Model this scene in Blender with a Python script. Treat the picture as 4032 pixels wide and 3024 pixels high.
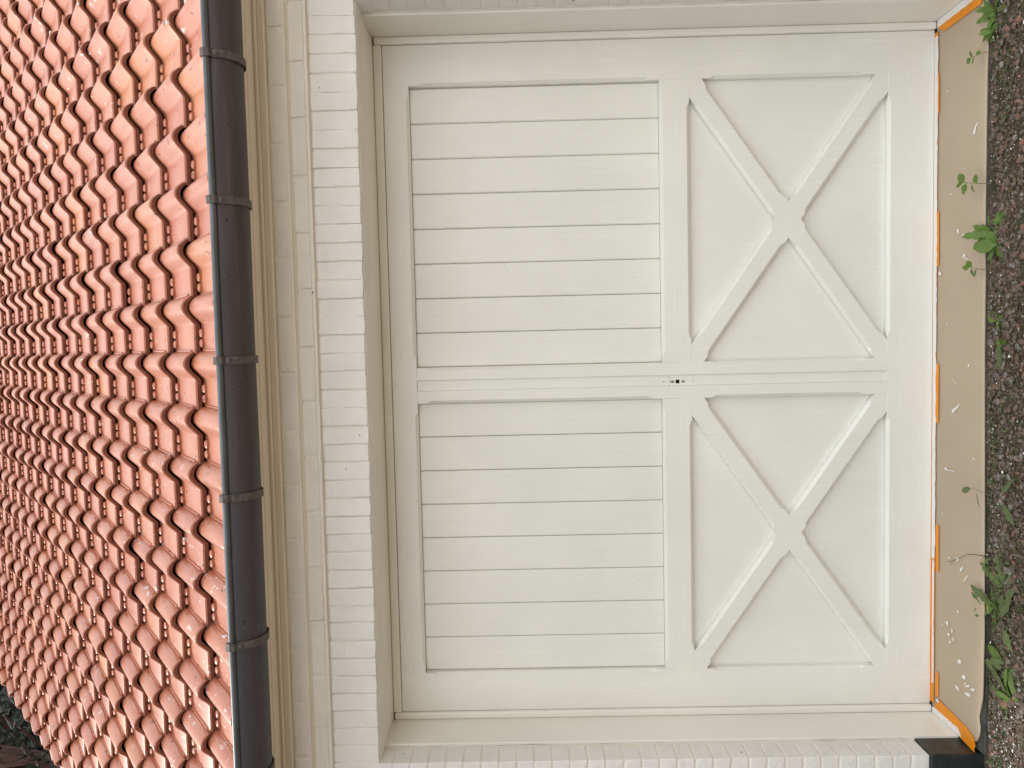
import bpy, bmesh, math, random
from mathutils import Vector, Matrix, noise
random.seed(7)
for o in list(bpy.data.objects):
    bpy.data.objects.remove(o)
scene = bpy.context.scene
COL = scene.collection

# ------------------------------------------------------------------ camera
CAM = Vector((0.1585, -3.0062, 1.6714))
RIGHT = Vector((-0.0226, 0.0121, -0.9997)); UP = Vector((0.9984, 0.0530, -0.0219)); BACK = Vector((0.0527, -0.9985, -0.0133))
cd = bpy.data.cameras.new('camera'); cam = bpy.data.objects.new('camera', cd); COL.objects.link(cam)
RIGHT.normalize(); BACK = (BACK - RIGHT * BACK.dot(RIGHT)).normalized(); UP = BACK.cross(RIGHT)
M = Matrix((RIGHT, UP, BACK)).transposed().to_4x4(); M.translation = CAM
cam.matrix_world = M
cd.sensor_width = 36; cd.lens = 2900 / 4032 * 36; cd.clip_start = .05; cd.clip_end = 2000
scene.camera = cam

# ------------------------------------------------------------------ sky, sun, exposure
SUN = Vector((-.48, .04, .87)).normalized()
elev = math.asin(SUN.z)
w = bpy.data.worlds.new('World'); scene.world = w; w.use_nodes = True
nt = w.node_tree; nt.nodes.clear()
sky = nt.nodes.new('ShaderNodeTexSky'); sky.sky_type = 'NISHITA'; sky.sun_disc = False
sky.sun_elevation = elev; sky.sun_rotation = math.atan2(SUN.x, SUN.y)
sky.air_density = 1.0; sky.dust_density = 4.0; sky.ozone_density = 1.0
hs = nt.nodes.new('ShaderNodeHueSaturation'); hs.inputs['Saturation'].default_value = .22
bg = nt.nodes.new('ShaderNodeBackground'); bg.inputs['Strength'].default_value = .15
wo = nt.nodes.new('ShaderNodeOutputWorld')
veil = nt.nodes.new('ShaderNodeMix'); veil.data_type = 'RGBA'; veil.inputs[0].default_value = .65; veil.inputs[7].default_value = (13.0, 13.3, 13.6, 1)   # thin even cloud
nt.links.new(sky.outputs[0], hs.inputs['Color']); nt.links.new(hs.outputs[0], veil.inputs[6]); nt.links.new(veil.outputs[2], bg.inputs['Color']); nt.links.new(bg.outputs[0], wo.inputs['Surface'])
sl = bpy.data.lights.new('sun', 'SUN'); sl.energy = 1.9; sl.angle = math.radians(7); sl.color = (1, .94, .84)
so = bpy.data.objects.new('sun', sl); COL.objects.link(so); so.location = SUN * 30
so.rotation_euler = (-SUN).to_track_quat('-Z', 'Y').to_euler()
vs = scene.view_settings
scene.display_settings.display_device = 'sRGB'
vs.view_transform = 'Standard'; vs.look = 'None'; vs.exposure = .25; vs.gamma = 1; vs.use_curve_mapping = False

# ------------------------------------------------------------------ helpers
def tag(o, label=None, cat=None, group=None, kind=None):
    if label: o['label'] = label
    if cat: o['category'] = cat
    if group: o['group'] = group
    if kind: o['kind'] = kind
    return o
def empty(name, loc=(0, 0, 0), parent=None):
    o = bpy.data.objects.new(name, None); o.empty_display_size = .1; COL.objects.link(o)
    o.location = loc
    if parent: o.parent = parent
    return o
def link(name, me, parent=None, loc=None, rot=None):
    o = bpy.data.objects.new(name, me); COL.objects.link(o)
    if parent: o.parent = parent
    if loc is not None: o.location = loc
    if rot is not None: o.rotation_euler = rot
    return o
def mesh(name, verts, faces, mats, smooth=False, midx=None):
    me = bpy.data.meshes.new(name); me.from_pydata([tuple(v) for v in verts], [], faces)
    for m in (mats if isinstance(mats, (list, tuple)) else [mats]): me.materials.append(m)
    if midx: me.polygons.foreach_set('material_index', midx)
    if smooth: me.polygons.foreach_set('use_smooth', [True] * len(me.polygons))
    me.update(); return me
def fixn(me):
    bm = bmesh.new(); bm.from_mesh(me); bmesh.ops.recalc_face_normals(bm, faces=bm.faces); bm.to_mesh(me); bm.free(); return me
def box_vf(a, b):
    x0, y0, z0 = a; x1, y1, z1 = b
    v = [(x0,y0,z0),(x1,y0,z0),(x1,y1,z0),(x0,y1,z0),(x0,y0,z1),(x1,y0,z1),(x1,y1,z1),(x0,y1,z1)]
    f = [(0,3,2,1),(4,5,6,7),(0,1,5,4),(1,2,6,5),(2,3,7,6),(3,0,4,7)]
    return v, f
def bevel_box(name, a, b, mat, r=.0015, seg=1):
    v, f = box_vf(a, b); me = mesh(name, v, f, mat)
    bm = bmesh.new(); bm.from_mesh(me)
    bmesh.ops.bevel(bm, geom=list(bm.edges), offset=r, segments=seg, profile=.5, affect='EDGES')
    bm.to_mesh(me); bm.free(); return me
class MB:
    def __init__(s): s.v = []; s.f = []; s.m = []
    def add(s, v, f, m=0):
        n = len(s.v); s.v += [tuple(p) for p in v]; s.f += [tuple(i + n for i in q) for q in f]; s.m += [m] * len(f)
    def build(s, name, mats, parent=None, smooth=False):
        return link(name, mesh(name, s.v, s.f, mats, smooth, s.m), parent)

# ------------------------------------------------------------------ materials
def newmat(name):
    m = bpy.data.materials.new(name); m.use_nodes = True
    t = m.node_tree; b = t.nodes['Principled BSDF']; return m, t, b
def N(t, kind, **kw):
    n = t.nodes.new(kind)
    for k, v in kw.items():
        if k in n.inputs: n.inputs[k].default_value = v
        else: setattr(n, k, v)
    return n
def pos(t, scale=(1, 1, 1)):
    g = t.nodes.new('ShaderNodeNewGeometry'); mp = t.nodes.new('ShaderNodeMapping'); mp.inputs['Scale'].default_value = scale
    t.links.new(g.outputs['Position'], mp.inputs['Vector']); return mp.outputs['Vector']
def nz(t, vec, scale, detail=3, rough=.55):
    n = N(t, 'ShaderNodeTexNoise', Scale=scale, Detail=detail, Roughness=rough); t.links.new(vec, n.inputs['Vector']); return n.outputs['Fac']
def ramp(t, fac, stops):
    r = t.nodes.new('ShaderNodeValToRGB'); e = r.color_ramp.elements
    while len(e) < len(stops): e.new(.5)
    for i, (p, c) in enumerate(stops):
        e[i].position = p; e[i].color = (*c, 1) if len(c) == 3 else c
    t.links.new(fac, r.inputs['Fac']); return r.outputs['Color']
def mix(t, fac, a, b):
    m = t.nodes.new('ShaderNodeMix'); m.data_type = 'RGBA'
    for sock, val in ((m.inputs['Factor'], fac), (m.inputs['A'], a), (m.inputs['B'], b)) if False else ((m.inputs[0], fac), (m.inputs[6], a), (m.inputs[7], b)):
        if hasattr(val, 'links') or isinstance(val, bpy.types.NodeSocket): t.links.new(val, sock)
        else: sock.default_value = val if not isinstance(val, tuple) or len(val) == 4 else (*val, 1)
    return m.outputs[2]
def bump(t, b, h, strength=.3, dist=.002):
    n = N(t, 'ShaderNodeBump', Strength=strength, Distance=dist); t.links.new(h, n.inputs['Height']); t.links.new(n.outputs['Normal'], b.inputs['Normal'])
def add2(t, a, b, k=1.0):
    m = N(t, 'ShaderNodeMath', operation='MULTIPLY_ADD'); t.links.new(b, m.inputs[0]); m.inputs[1].default_value = k; t.links.new(a, m.inputs[2]); return m.outputs[0]
def setc(b, c): b.inputs['Base Color'].default_value = (*c, 1)

def paint(name, col, rough, brush=None, bs=.15, speck=True, orange=0):
    m, t, b = newmat(name)
    p = pos(t); large = nz(t, p, 2.3, 3)
    c = mix(t, ramp(t, large, [(.3, (0, 0, 0)), (.7, (1, 1, 1))]), tuple(x * .955 for x in col), tuple(min(.86, x * 1.03) for x in col))
    if speck:
        sp = ramp(t, nz(t, pos(t), 120, 1), [(.775, (0, 0, 0)), (.80, (1, 1, 1))])
        c = mix(t, sp, c, tuple(x * .55 for x in col))
    t.links.new(c, b.inputs['Base Color'])
    b.inputs['Roughness'].default_value = rough
    fine = nz(t, pos(t, brush or (1, 1, 1)), 90 if brush else 60, 4)
    h = add2(t, fine, nz(t, p, 14, 2), 1.5)
    bump(t, b, h, bs * .45, .0015)
    rr = N(t, 'ShaderNodeMapRange'); rr.inputs[1].default_value = .35; rr.inputs[2].default_value = .7; rr.inputs[3].default_value = rough - .05; rr.inputs[4].default_value = rough + .02
    t.links.new(nz(t, pos(t, brush or (1, 1, 1)), 26, 4), rr.inputs[0]); t.links.new(rr.outputs[0], b.inputs['Roughness'])
    return m
M_DOOR = paint('cream_gloss_paint', (.77, .765, .705), .28, (1, 1, .08), .10)
M_DOORH = paint('cream_gloss_paint_rails', (.77, .765, .705), .28, (.08, 1, 1), .10)
M_FRAME = paint('cream_frame_paint', (.80, .78, .705), .34, (1, 1, .1), .12)
M_TRIM = paint('beige_eaves_paint', (.82, .74, .62), .5, (.1, 1, 1), .2)

def brickpaint(name, col, dirt=.0):
    m, t, b = newmat(name)
    p = pos(t)
    big = nz(t, p, 7, 4, .6)
    c = mix(t, ramp(t, big, [(.35, (0, 0, 0)), (.7, (1, 1, 1))]), tuple(x * .93 for x in col), col)
    st = ramp(t, nz(t, p, 55, 3, .7), [(.70, (0, 0, 0)), (.78, (1, 1, 1))])
    st2 = mix(t, N(t, 'ShaderNodeValue').outputs[0], st, st)
    sp = t.nodes.new('ShaderNodeMath'); sp.operation = 'MULTIPLY'; sp.inputs[1].default_value = .22 + dirt
    t.links.new(st, sp.inputs[0])
    c = mix(t, sp.outputs[0], c, (.36, .31, .25))
    ch = ramp(t, nz(t, p, 34, 2, .5), [(.785, (0, 0, 0)), (.795, (1, 1, 1))])
    c = mix(t, ch, c, (.18, .10, .09))
    t.links.new(c, b.inputs['Base Color']); b.inputs['Roughness'].default_value = .55
    h = add2(t, nz(t, p, 60, 5, .65), nz(t, p, 260, 3, .6), .5)
    bump(t, b, h, .8, .005)
    return m
M_BRICK = brickpaint('white_brick_paint', (.85, .825, .775))
M_CREAMB = brickpaint('cream_brick_paint', (.83, .785, .69))
M_PIER = brickpaint('weathered_white_brick_paint', (.80, .78, .74), .15)
M_MORT = brickpaint('painted_mortar', (.77, .75, .71), .1)

def tile_mat(name, island=False):
    m, t, b = newmat(name)
    p = pos(t)
    rnd = t.nodes.new('ShaderNodeNewGeometry').outputs['Random Per Island'] if island else t.nodes.new('ShaderNodeObjectInfo').outputs['Random']
    base = ramp(t, rnd, [(0, (.37, .115, .058)), (.2, (.44, .155, .076)), (.45, (.38, .122, .072)), (.7, (.46, .172, .095)), (.9, (.48, .188, .074)), (1, (.34, .105, .066))])
    c = mix(t, ramp(t, nz(t, p, 9, 4, .6), [(.3, (0, 0, 0)), (.75, (1, 1, 1))]), base, (.44, .170, .108))
    wh = ramp(t, nz(t, pos(t, (1.6, .7, .7)), 26, 3, .6), [(.635, (0, 0, 0)), (.68, (1, 1, 1))])
    gate = ramp(t, nz(t, p, 1.5, 2), [(.47, (0, 0, 0)), (.60, (1, 1, 1))])
    g = t.nodes.new('ShaderNodeMath'); g.operation = 'MULTIPLY'; t.links.new(wh, g.inputs[0]); t.links.new(gate, g.inputs[1])
    c = mix(t, g.outputs[0], c, (.62, .58, .55))
    dk = ramp(t, nz(t, pos(t, (1, .5, .5)), 60, 2, .5), [(.685, (0, 0, 0)), (.71, (1, 1, 1))])
    c = mix(t, dk, c, (.13, .05, .035))
    t.links.new(c, b.inputs['Base Color'])
    b.inputs['Roughness'].default_value = .38; b.inputs['Specular IOR Level'].default_value = .55
    bump(t, b, add2(t, nz(t, p, 130, 3), nz(t, p, 22, 3), 1.2), .18, .003)
    return m
m, t, b = newmat('shaded_clay_edge'); M_EDGE = m  # shade on the tile noses, painted in as darker brown clay
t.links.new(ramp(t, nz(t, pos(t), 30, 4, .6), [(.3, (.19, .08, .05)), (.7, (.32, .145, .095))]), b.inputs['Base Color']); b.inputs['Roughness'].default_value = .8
M_TILE = tile_mat('terracotta_tile'); M_TILES = tile_mat('terracotta_tile_field', True)

m, t, b = newmat('weathered_zinc'); M_ZINC = m
p = pos(t, (.25, 3, 3))
c = ramp(t, nz(t, p, 9, 4, .6), [(.3, (.050, .040, .044)), (.6, (.070, .057, .062)), (.8, (.098, .085, .090))])
blot = ramp(t, nz(t, pos(t, (1, 1.4, 1.4)), 24, 5, .7), [(.62, (0, 0, 0)), (.72, (1, 1, 1))])
sep = t.nodes.new('ShaderNodeSeparateXYZ'); gg = t.nodes.new('ShaderNodeNewGeometry'); t.links.new(gg.outputs['Position'], sep.inputs[0])
mr = N(t, 'ShaderNodeMapRange'); mr.inputs[1].default_value = .25; mr.inputs[2].default_value = -.7; mr.inputs[3].default_value = 0; mr.inputs[4].default_value = .55
t.links.new(sep.outputs[0], mr.inputs[0])
g = t.nodes.new('ShaderNodeMath'); g.operation = 'MULTIPLY'; t.links.new(blot, g.inputs[0]); t.links.new(mr.outputs[0], g.inputs[1])
c = mix(t, mr.outputs[0], c, (.060, .062, .074)); c = mix(t, g.outputs[0], c, (.17, .17, .175))  # sky reflection painted in as blue-grey toward the left; pale blots are weathering
dk = ramp(t, nz(t, pos(t), 60, 1), [(.76, (0, 0, 0)), (.78, (1, 1, 1))]); c = mix(t, dk, c, (.012, .01, .01))
t.links.new(c, b.inputs['Base Color']); b.inputs['Roughness'].default_value = .5; b.inputs['Metallic'].default_value = .25
bump(t, b, nz(t, pos(t, (.3, 1, 1)), 40, 4), .12, .002)

m, t, b = newmat('zinc_bead'); M_BEAD = m
t.links.new(ramp(t, nz(t, pos(t, (.4, 2, 2)), 14, 4, .6), [(.3, (.075, .08, .085)), (.7, (.13, .14, .15))]), b.inputs['Base Color']); b.inputs['Roughness'].default_value = .38; b.inputs['Metallic'].default_value = .5
m, t, b = newmat('galvanised_strap'); M_STRAP = m
c = ramp(t, nz(t, pos(t), 45, 4, .7), [(.35, (.065, .057, .052)), (.6, (.115, .105, .098)), (.75, (.085, .06, .045))])
t.links.new(c, b.inputs['Base Color']); b.inputs['Roughness'].default_value = .6; b.inputs['Metallic'].default_value = .2
bump(t, b, nz(t, pos(t), 120, 3), .3, .002)

m, t, b = newmat('black_plinth_paint'); M_PLINTH = m
c = ramp(t, nz(t, pos(t), 30, 5, .7), [(.4, (.012, .017, .018)), (.66, (.028, .033, .032)), (.74, (.14, .14, .12))])
t.links.new(c, b.inputs['Base Color']); b.inputs['Roughness'].default_value = .38
bump(t, b, nz(t, pos(t), 35, 4), .4, .004)

m, t, b = newmat('protective_paper'); M_PAPER = m
c = ramp(t, nz(t, pos(t), 3, 3), [(.3, (.45, .355, .25)), (.7, (.49, .385, .275))])
dk = ramp(t, nz(t, pos(t), 130, 1), [(.77, (0, 0, 0)), (.79, (1, 1, 1))]); c = mix(t, dk, c, (.62, .56, .47))
t.links.new(c, b.inputs['Base Color']); b.inputs['Roughness'].default_value = .62
bump(t, b, add2(t, nz(t, pos(t), 5, 2), nz(t, pos(t), 160, 2), .1), .2, .004)

m, t, b = newmat('orange_tape'); M_TAPE = m
c = ramp(t, nz(t, pos(t), 20, 3), [(.3, (.80, .25, .002)), (.7, (.86, .30, .003))]); t.links.new(c, b.inputs['Base Color']); b.inputs['Roughness'].default_value = .5
bump(t, b, nz(t, pos(t), 90, 3), .2, .002)
m, t, b = newmat('fresh_white_paint'); M_WHITE = m; setc(b, (.84, .83, .80)); b.inputs['Roughness'].default_value = .3
bump(t, b, nz(t, pos(t), 70, 3), .4, .003)
m, t, b = newmat('smeared_paint'); M_SMEAR = m; setc(b, (.66, .60, .52)); b.inputs['Roughness'].default_value = .5
m, t, b = newmat('dark_hole'); M_HOLE = m; setc(b, (.008, .007, .006)); b.inputs['Roughness'].default_value = .8
m, t, b = newmat('chipped_wood'); M_CHIP = m
t.links.new(ramp(t, nz(t, pos(t), 400, 3), [(.35, (.16, .12, .10)), (.6, (.50, .47, .43))]), b.inputs['Base Color']); b.inputs['Roughness'].default_value = .8

m, t, b = newmat('concrete'); M_CONC = m
c = ramp(t, nz(t, pos(t), 18, 5, .7), [(.3, (.030, .028, .022)), (.55, (.085, .08, .065)), (.76, (.18, .175, .15))])
t.links.new(c, b.inputs['Base Color']); b.inputs['Roughness'].default_value = .85
bump(t, b, nz(t, pos(t), 90, 5, .7), .6, .004)

m, t, b = newmat('soil'); M_SOIL = m
c = ramp(t, nz(t, pos(t), 40, 6, .75), [(.3, (.032, .020, .013)), (.5, (.095, .064, .042)), (.62, (.16, .115, .08)), (.78, (.22, .18, .14))])
mo = ramp(t, nz(t, pos(t), 7, 4, .6), [(.52, (0, 0, 0)), (.68, (1, 1, 1))])
c = mix(t, mo, c, (.055, .062, .022))
t.links.new(c, b.inputs['Base Color']); b.inputs['Roughness'].default_value = .95
bump(t, b, nz(t, pos(t), 70, 6, .75), 1.0, .012)

m, t, b = newmat('crushed_stone'); M_STONE = m
r = t.nodes.new('ShaderNodeNewGeometry').outputs['Random Per Island']
c = ramp(t, r, [(0, (.08, .055, .042)), (.2, (.15, .108, .08)), (.38, (.12, .092, .08)), (.56, (.22, .125, .085)), (.68, (.33, .135, .08)), (.78, (.19, .165, .15)), (.95, (.30, .28, .255))])
c = mix(t, ramp(t, nz(t, pos(t), 160, 3), [(.35, (0, 0, 0)), (.7, (1, 1, 1))]), c, (.10, .075, .06))
t.links.new(c, b.inputs['Base Color']); b.inputs['Roughness'].default_value = .75
bump(t, b, nz(t, pos(t), 260, 3), .4, .002)
m, t, b = newmat('white_flake'); M_FLAKE = m; setc(b, (.80, .79, .76)); b.inputs['Roughness'].default_value = .5
m, t, b = newmat('grey_pebble'); M_PEB = m
t.links.new(ramp(t, nz(t, pos(t), 60, 4), [(.3, (.25, .21, .18)), (.7, (.36, .31, .27))]), b.inputs['Base Color']); b.inputs['Roughness'].default_value = .7

def leafmat(name, c1, c2, trans=.25):
    m, t, b = newmat(name)
    r = t.nodes.new('ShaderNodeObjectInfo').outputs['Random']
    c = mix(t, nz(t, pos(t), 60, 3), c1, c2)
    c = mix(t, r, c, tuple(x * .75 for x in c2))
    t.links.new(c, b.inputs['Base Color']); b.inputs['Roughness'].default_value = .45
    tr = t.nodes.new('ShaderNodeBsdfTranslucent'); t.links.new(c, tr.inputs['Color'])
    mx = t.nodes.new('ShaderNodeMixShader'); mx.inputs[0].default_value = trans
    t.links.new(b.outputs[0], mx.inputs[1]); t.links.new(tr.outputs[0], mx.inputs[2]); t.links.new(mx.outputs[0], t.nodes['Material Output'].inputs['Surface'])
    bump(t, b, nz(t, pos(t), 130, 2), .4, .003)
    return m
M_LEAF = leafmat('green_leaf', (.10, .185, .032), (.16, .26, .05))
M_LEAFD = leafmat('dull_leaf', (.10, .155, .045), (.16, .205, .08))
M_DRY = leafmat('dry_leaf', (.33, .26, .10), (.27, .24, .07))
M_STEM = leafmat('stem', (.16, .20, .08), (.20, .22, .10))
M_MOSS = leafmat('moss', (.045, .06, .014), (.085, .105, .03))
M_STRAW = leafmat('straw', (.20, .16, .09), (.28, .24, .14))
m, t, b = newmat('twig_bark'); M_TWIG = m; setc(b, (.035, .02, .015)); b.inputs['Roughness'].default_value = .8
m, t, b = newmat('pine_bark'); M_BARK = m
t.links.new(ramp(t, nz(t, pos(t, (1, 1, .3)), 12, 5, .7), [(.35, (.045, .022, .017)), (.65, (.12, .055, .04))]), b.inputs['Base Color']); b.inputs['Roughness'].default_value = .9
bump(t, b, nz(t, pos(t, (1, 1, .3)), 25, 4), .8, .02)
m, t, b = newmat('pine_needles'); M_NEEDLE = m
r = t.nodes.new('ShaderNodeNewGeometry').outputs['Random Per Island']
t.links.new(ramp(t, r, [(0, (.018, .026, .020)), (.6, (.036, .048, .034)), (1, (.07, .082, .06))]), b.inputs['Base Color']); b.inputs['Roughness'].default_value = .35

# ------------------------------------------------------------------ setting: ground
YW = -.313            # outer brick face; the door face is y = 0
GZ = -.030            # ground level beside the threshold
def ss(q): q = max(0, min(1, q)); return q * q * (3 - 2 * q)
def gz(x, y):
    if not (-2.5 < x < 2.5 and -1 < y < -.25): return GZ
    return GZ + .008 + .016 * ss((x + .95) / .6) * ss((y + .62) / .2) + .005 * noise.noise(Vector((x * 5, y * 9, 0))) + .004 * noise.noise(Vector((x * 22, y * 22, 4)))
gv, gf = [], []
xs = [-600, -60, -8, -3] + [-2.4 + i * .04 for i in range(121)] + [3, 8, 60, 600]
ys = [-600, -60, -12, -4, -2.2, -1.5, -1.1] + [-.9 + i * .025 for i in range(25)] + [2, 12, 60, 600]
for y in ys:
    for x in xs:
        z = gz(x, y)
        gv.append((x, y, z))
n = len(xs)
for j in range(len(ys) - 1):
    for i in range(n - 1):
        gf.append((j * n + i, j * n + i + 1, (j + 1) * n + i + 1, (j + 1) * n + i))
tag(link('ground', mesh('ground', gv, gf, M_SOIL, True)), 'bare dark soil with moss in front of the garage', kind='structure')

m, t, b = newmat('bounce_paving'); M_PAVE = m  # unseen pale paving, added to bounce warm light up under the eaves
c = ramp(t, nz(t, pos(t), 3, 6, .7), [(.3, (.23, .18, .125)), (.7, (.33, .265, .19))])
t.links.new(c, b.inputs['Base Color']); b.inputs['Roughness'].default_value = .9
bump(t, b, nz(t, pos(t), 50, 5, .7), .5, .006)
DV, DF = [], []
dy = [-9.0, -6, -3, -1.05]; dx = [-7, -4, -1.5, 1.5, 4, 7]
for y in dy:
    for x in dx: DV.append((x, y, GZ + .012))
for j in range(3):
    for i in range(5): DF.append((j * 6 + i, j * 6 + i + 1, (j + 1) * 6 + i + 1, (j + 1) * 6 + i))
tag(link('driveway', mesh('driveway', DV, DF, M_PAVE)), 'unseen pale driveway added in front of the garage to bounce light', kind='structure')

# ------------------------------------------------------------------ garage
garage = tag(empty('garage', (0, YW, 0)), 'white painted brick garage with orange tiled roof and cream doors', 'garage')
garage.location = (0, 0, 0)

# ---- threshold and plinth
ths = mesh('threshold', *box_vf((-1.398, -.338, -.16), (1.398, .12, -.003)), M_CONC)
bm = bmesh.new(); bm.from_mesh(ths); bmesh.ops.bevel(bm, geom=list(bm.edges), offset=.008, segments=2, affect='EDGES'); bm.to_mesh(ths); bm.free()
link('threshold', ths, garage)

# ---- brick walls
def rough_box(hx, hy, hz, r, nx, ny, nz_, seed, amp):
    def axis(h, n):
        e = 2.6 * r
        return [-h, -h + r, -h + e] + [(-h + e) + (2 * h - 2 * e) * i / n for i in range(1, n)] + [h - e, h - r, h]
    ax, ay, az = axis(hx, nx), axis(hy, ny), axis(hz, nz_)
    V, F, idx = [], [], {}
    def vid(x, y, z):
        k = (round(x, 6), round(y, 6), round(z, 6))
        if k in idx: return idx[k]
        q = Vector((max(-hx + r, min(hx - r, x)), max(-hy + r, min(hy - r, y)), max(-hz + r, min(hz - r, z))))
        d = Vector((x, y, z)) - q
        p = q + d.normalized() * r if d.length > 1e-9 else q
        s = Vector((seed * 3.7, seed * 1.3, 0))
        nn = noise.noise_vector(p * 22 + s) * amp + noise.noise_vector(p * 70 + s) * amp * .45
        p = p + nn
        idx[k] = len(V); V.append(p); return idx[k]
    def face(A, B, fn, flip):
        for i in range(len(A) - 1):
            for j in range(len(B) - 1):
                q = [vid(*fn(A[i], B[j])), vid(*fn(A[i + 1], B[j])), vid(*fn(A[i + 1], B[j + 1])), vid(*fn(A[i], B[j + 1]))]
                F.append(tuple(q[::-1] if flip else q))
    face(ax, az, lambda a, c: (a, -hy, c), False)
    face(ay, az, lambda a, c: (hx, a, c), False)
    face(ay, az, lambda a, c: (-hx, a, c), True)
    face(ax, ay, lambda a, c: (a, c, hz), False)
    face(ax, ay, lambda a, c: (a, c, -hz), True)
    return V, F
def brick_meshes(name, hx, hy, hz, nx, ny, nz_, mat, k=6, amp=.0013, r=.0035):
    return [mesh(name, *rough_box(hx, hy, hz, r, nx, ny, nz_, random.random() * 50 + i * 7, amp), mat, True) for i in range(k)]

brick_wall = empty('brick_wall', (0, 0, 0), garage)
PIT = .0671
# soldier course above the opening
sold = brick_meshes('soldier_brick', .0323, .05, .0864, 2, 2, 5, M_BRICK, 10, .0030, .0027)
for k in range(-30, 29):
    x = .008 + PIT * (k - .5) + random.uniform(-.0028, .0028)
    o = link('soldier_brick', sold[(k * 7) % 10], brick_wall, (x, YW + .05 + random.uniform(-.0022, .0016), 2.327 + random.uniform(-.0015, .0015)), (random.uniform(-.008, .008), random.uniform(-.012, .012), random.uniform(-.013, .013)))
# two stretcher courses stepping out under the eaves
stre = brick_meshes('stretcher_brick', .0982, .05, .0270, 5, 2, 2, M_CREAMB, 8, .0026, .0042)
SP = .2035
for row, (zc, yf, x0) in enumerate(((2.516, -.360, .281), (2.450, -.335, .373))):
    for k in range(-10, 9):
        x = x0 + SP * (k + .5) + random.uniform(-.004, .004)
        link('stretcher_brick', stre[(k * 3 + row * 5) % 8], brick_wall, (x, yf + .05 + random.uniform(-.0015, .0015), zc), (random.uniform(-.02, .02), random.uniform(-.005, .005), 0))
# piers beside the opening: the bricks next to the opening one by one, the rest as one piece
CP = .0671
rest = MB()
full = brick_meshes('brick', .0974, .05, .0306, 4, 3, 2, M_PIER, 6, .0022, .0026)
half = brick_meshes('brick', .0469, .05, .0306, 2, 3, 2, M_PIER, 6, .0022, .0026)
for side in (-1, 1):
    for c in range(31):
        zc = .178 + CP * (c + .5) - .001
        a = 1.407; j = 0
        while a < 2.26:
            hx = .0970 if (c + j * 0) % 2 == 0 or j > 0 else .0465
            ms = full if hx > .06 else half
            pos_ = Vector((side * (a + hx), YW + .05 + random.uniform(-.0012, .0012), zc + random.uniform(-.001, .001)))
            me = ms[(c * 3 + j) % 6]
            if j < 2:
                link('brick', me, brick_wall, pos_, (0, 0, random.uniform(-.006, .006)))
            else:
                rest.add([v.co + pos_ for v in me.vertices], [tuple(pp.vertices) for pp in me.polygons])
            a += 2 * hx + .0075; j += 1
o = rest.build('bricks', [M_PIER], brick_wall, True); o['kind'] = 'stuff'
# mortar beds a few millimetres behind the brick faces
mo = MB()
for a, b_ in (((-2.28, YW + .0035, .178), (-1.4095, -.12, 2.258)), ((1.4095, YW + .0035, .178), (2.28, -.12, 2.258)),
              ((-2.28, YW + .0050, 2.2445), (2.28, -.12, 2.4095)),
              ((-2.28, -.3305, 2.4125), (2.28, -.12, 2.478)), ((-2.28, -.3555, 2.4815), (2.28, -.12, 2.5465))):
    mo.add(*box_vf(a, b_))
for (ya, za, yb, zb) in ((-.3572, 2.4905, -.3362, 2.4735), (-.3322, 2.4245, -.3142, 2.4095)):
    V = [(x, y, z) for x in (-2.28, 2.28) for (y, z) in ((ya, za), (yb, zb), (yb + .03, zb), (ya + .03, za))]
    mo.add(V, [(0, 4, 5, 1), (1, 5, 6, 2), (2, 6, 7, 3), (3, 7, 4, 0)])
mo.build('mortar', [M_CREAMB], brick_wall)
# plastered faces of the reveal behind the outer brick
pl = mesh('lintel_soffit', *box_vf((-1.410, YW + .012, 2.2385), (1.410, -.15, 2.2440)), M_BRICK)
link('lintel_soffit', pl, brick_wall)
# black plinth
for side in (-1, 1):
    x0, x1 = sorted((side * 1.4040, side * 2.28))
    link('plinth', bevel_box('plinth', (x0, -.317, -.15), (x1, -.12, .176), M_PLINTH, .006, 2), brick_wall)
# body of the building behind
body = MB()
body.add(*box_vf((-2.27, -.119, -.15), (-1.50, 4.9, 2.60)))
body.add(*box_vf((1.50, -.119, -.15), (4.6, 4.9, 2.60)))
body.add(*box_vf((-1.499, .16, -.15), (1.499, 4.9, 2.60)))
body.add(*box_vf((-1.499, -.118, 2.30), (1.499, .159, 2.60)))
body.add(*box_vf((2.281, YW, -.15), (4.6, -.1195, 2.60)))
body.build('wall_core', [M_BRICK], garage)

# ---- eaves boards under the gutter
eaves = empty('eaves_board', (0, 0, 0), garage)
V = [(x, y, z) for x in (-2.36, 4.6) for (y, z) in ((-.384, 2.5835), (-.388, 2.5835), (-.408, 2.5990), (-.4095, 2.6025), (-.426, 2.6135), (-.426, 2.70), (-.384, 2.70))]
link('fascia', fixn(mesh('fascia', V, [(i, (i + 1) % 7, 7 + (i + 1) % 7, 7 + i) for i in range(7)] + [(6, 5, 4, 3, 2, 1, 0), (7, 8, 9, 10, 11, 12, 13)], M_TRIM)), eaves)
for nme, a, b_ in (('moulding', (-2.36, -.392, 2.5715), (4.6, -.3565, 2.5825)),
                   ('frieze_board', (-2.36, -.3775, 2.5475), (4.6, -.345, 2.5710))):
    link(nme, bevel_box(nme, a, b_, M_TRIM, .003, 2), eaves)

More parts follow.
